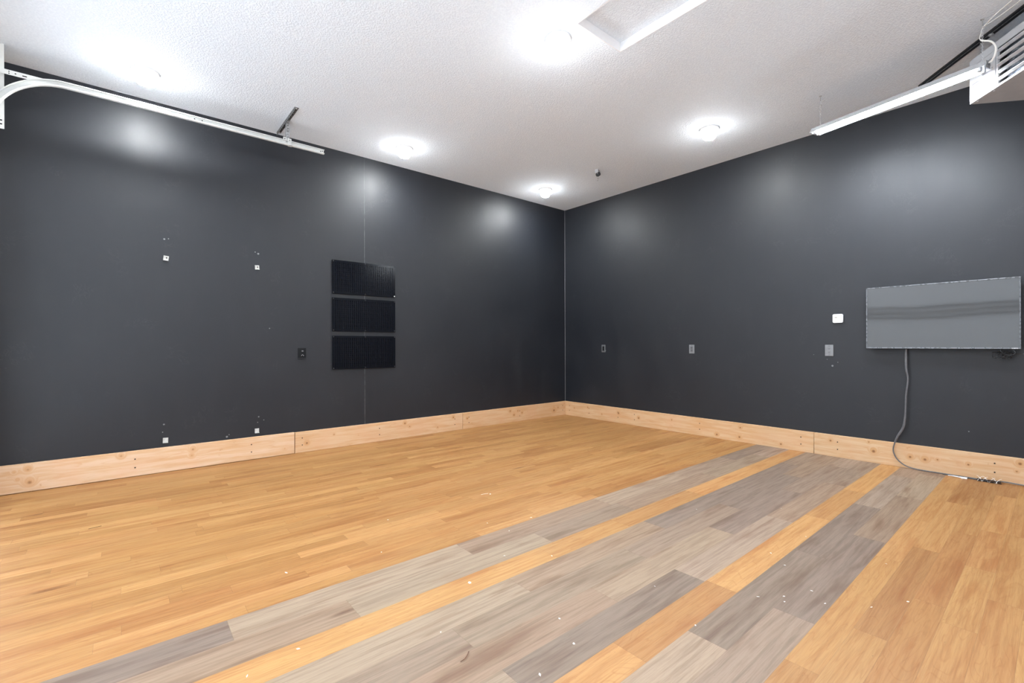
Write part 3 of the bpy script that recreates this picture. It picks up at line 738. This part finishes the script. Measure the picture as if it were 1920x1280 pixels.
for i in range(5):
    z = .026+i*.052; m = MB(); n = 6; L0_, L1_ = .262, HW-.022
    for k in range(n):   # slightly curved blade
        a0 = k/n; a1 = (k+1)/n
        y0_, y1_ = -.006+a0*.018, -.006+a1*.018; q0, q1 = z+.030-.013*math.sin(a0*1.5), z+.030-.013*math.sin(a1*1.5)
        m.quad((L0_, y0_, q0), (L1_, y0_, q0), (L1_, y1_, q1), (L0_, y1_, q1)); m.quad((L0_, y0_, q0-.0012), (L1_, y0_, q0-.0012), (L1_, y1_, q1-.0012), (L0_, y1_, q1-.0012))
    m.box((L0_, -.008, z+.027), (L1_, -.005, z+.032)); m.build('louver', M['heater_slat'], ht)
m = MB()
for i in range(26): m.box((.22+i*.018, .20, -.0012), (.23+i*.018, .204, .0))
m.build('seam', M['galv'], ubt)
for x in (.05, .20, .5):
    MB().lathe([(.006, 0), (.006, -.004), (.003, -.006)], 8, Matrix.Translation((x, .02, 0))).build('screw', M['chain'], ubt)
for x, y in ((.03, .055), (.62, .055), (.03, .50), (.62, .50)):
    MB().tube([(x, y, HH), (x, y, H-P0.z-.012 if y < .1 else H-P0.z)], .005, 8).build('threaded_rod', M['galv'], ht)
# mounting rail on the ceiling
rl = thing('mounting_rail', 'black steel rail fixed to the ceiling above the heater', 'rail', (-.83, -5.240, H), math.atan2(-.66, -.75))
m = MB(); m.box((-.62, -.028, -.012), (1.35, .028, 0)); m.build('channel', M['black_metal'], rl)
m = MB(); m.box((-.62, -.006, -.0145), (1.35, -.002, -.012)); m.build('lip', M['galv'], rl)
for x in (.0, .62): MB().lathe([(.016, 0), (.016, -.006), (.009, -.012), (.004, -.014)], 12, Matrix.Translation((x+.10*(x == 0), .006, -.012))).build('bolt', M['chain'], rl, True)

# ================================================================ CEILING PULLEY
pu = thing('ceiling_pulley', 'small grey bracket with a black spool and ring hanging from the ceiling near the corner', 'pulley', (-1.023, -1.591, H), math.radians(20))
m = MB(); m.box((-.06, -.022, -.004), (.03, .022, 0), .001); m.box((-.055, -.022, -.045), (-.051, .022, -.004)); m.build('bracket', M['chain'], pu)
m = MB(); MS = Matrix.Translation((.012, 0, -.045)) @ Matrix.Rotation(math.radians(62), 4, 'Y')
m.lathe([(.010, -.028), (.026, -.027), (.028, -.022), (.016, -.013), (.016, .013), (.028, .022), (.026, .027), (.010, .028)], 24, MS); m.build('spool', M['black_metal'], pu, True)
MB().tube([(-.05, 0, -.03), (-.02, 0, -.045), (.012, 0, -.045)], .006, 8).build('axle', M['galv'], pu, True)
def ring(c, r, rot): return [Vector(c)+rot @ Vector((r*math.cos(2*PI*i/20), 0, r*math.sin(2*PI*i/20))) for i in range(20)]
for k, (zc, r) in enumerate(((-.090, .013), (-.118, .019))):
    MB().tube(ring((0, 0, zc), r, Matrix.Rotation(k*1.2-.6, 3, 'Z')), .0025, 6, closed=True).build('ring', M['galv'], pu, True)
MB().tube(smooth([(0, 0, -.060), (.004, 0, -.072), (0, 0, -.080)], 4), .003, 6).build('hook', M['galv'], pu, True)

# ================================================================ DEBRIS ON THE FLOOR
chips = [(-4.60, -3.68, .016), (-5.43, -3.66, .011), (-5.62, -3.70, .012), (-4.93, -3.94, .006), (-4.27, -3.56, .007), (-4.06, -3.74, .010), (-4.47, -4.20, .008), (-4.55, -4.36, .009),
         (-4.78, -4.40, .013), (-4.05, -4.62, .007), (-3.90, -4.32, .006), (-3.55, -4.80, .006), (-3.34, -4.85, .009), (-3.42, -4.93, .009), (-3.50, -4.78, .008), (-3.60, -4.70, .010),
         (-3.05, -4.55, .010), (-2.63, -4.60, .007), (-2.70, -5.02, .006), (-3.29, -5.08, .010), (-3.10, -5.18, .009), (-4.02, -3.30, .008), (-5.30, -2.95, .016), (-4.80, -3.05, .006),
         (-4.05, -3.10, .007), (-3.75, -3.22, .010), (-4.55, -2.60, .007), (-3.66, -2.62, .016), (-2.7, -3.9, .006), (-2.2, -4.3, .006), (-3.15, -4.66, .007)]
for i, (x, y, r) in enumerate(chips):
    rr = random.Random(i); n = rr.choice((4, 5, 6)); el = rr.uniform(.25, .8); a0 = rr.uniform(0, PI)
    poly = []
    for k in range(n):
        a = 2*PI*k/n+rr.uniform(-.2, .2); u, v = .75*r*math.cos(a), .75*r*el*math.sin(a)
        poly.append((u*math.cos(a0)-v*math.sin(a0), u*math.sin(a0)+v*math.cos(a0)))
    o = MB().prism(poly, 0, .0012).build('paint_chip', M['chip']); o.location = (x, y, 0)
    tag(o, 'tiny white paint chip lying loose on the wood plank floor', 'debris', 'white paint chips scattered on the floor')
def sliver(x, y, pts, label, r=.0022, mat='sliver'):
    o = MB().tube(smooth([(a, b, .0025+c) for a, b, c in pts], 4), r, 6, .5).build('wood_sliver', M[mat], smooth=True); o.location = (x, y, 0)
    tag(o, label, 'debris')
sliver(-4.94, -4.14, [(-.03, -.012, 0), (-.01, -.012, .003), (.012, .0, .004), (.03, .018, 0)], 'dark curled wood sliver on the grey planks at bottom centre')
sliver(-6.13, -1.45, [(-.03, 0, 0), (0, .003, .002), (.035, .014, 0)], 'dark thin wood sliver on the orange planks at the left edge')
sliver(-3.70, -2.60, [(-.03, .012, 0), (0, 0, .003), (.03, -.004, 0)], 'pale curled shaving on the orange planks, middle of the floor', .002, 'chip')
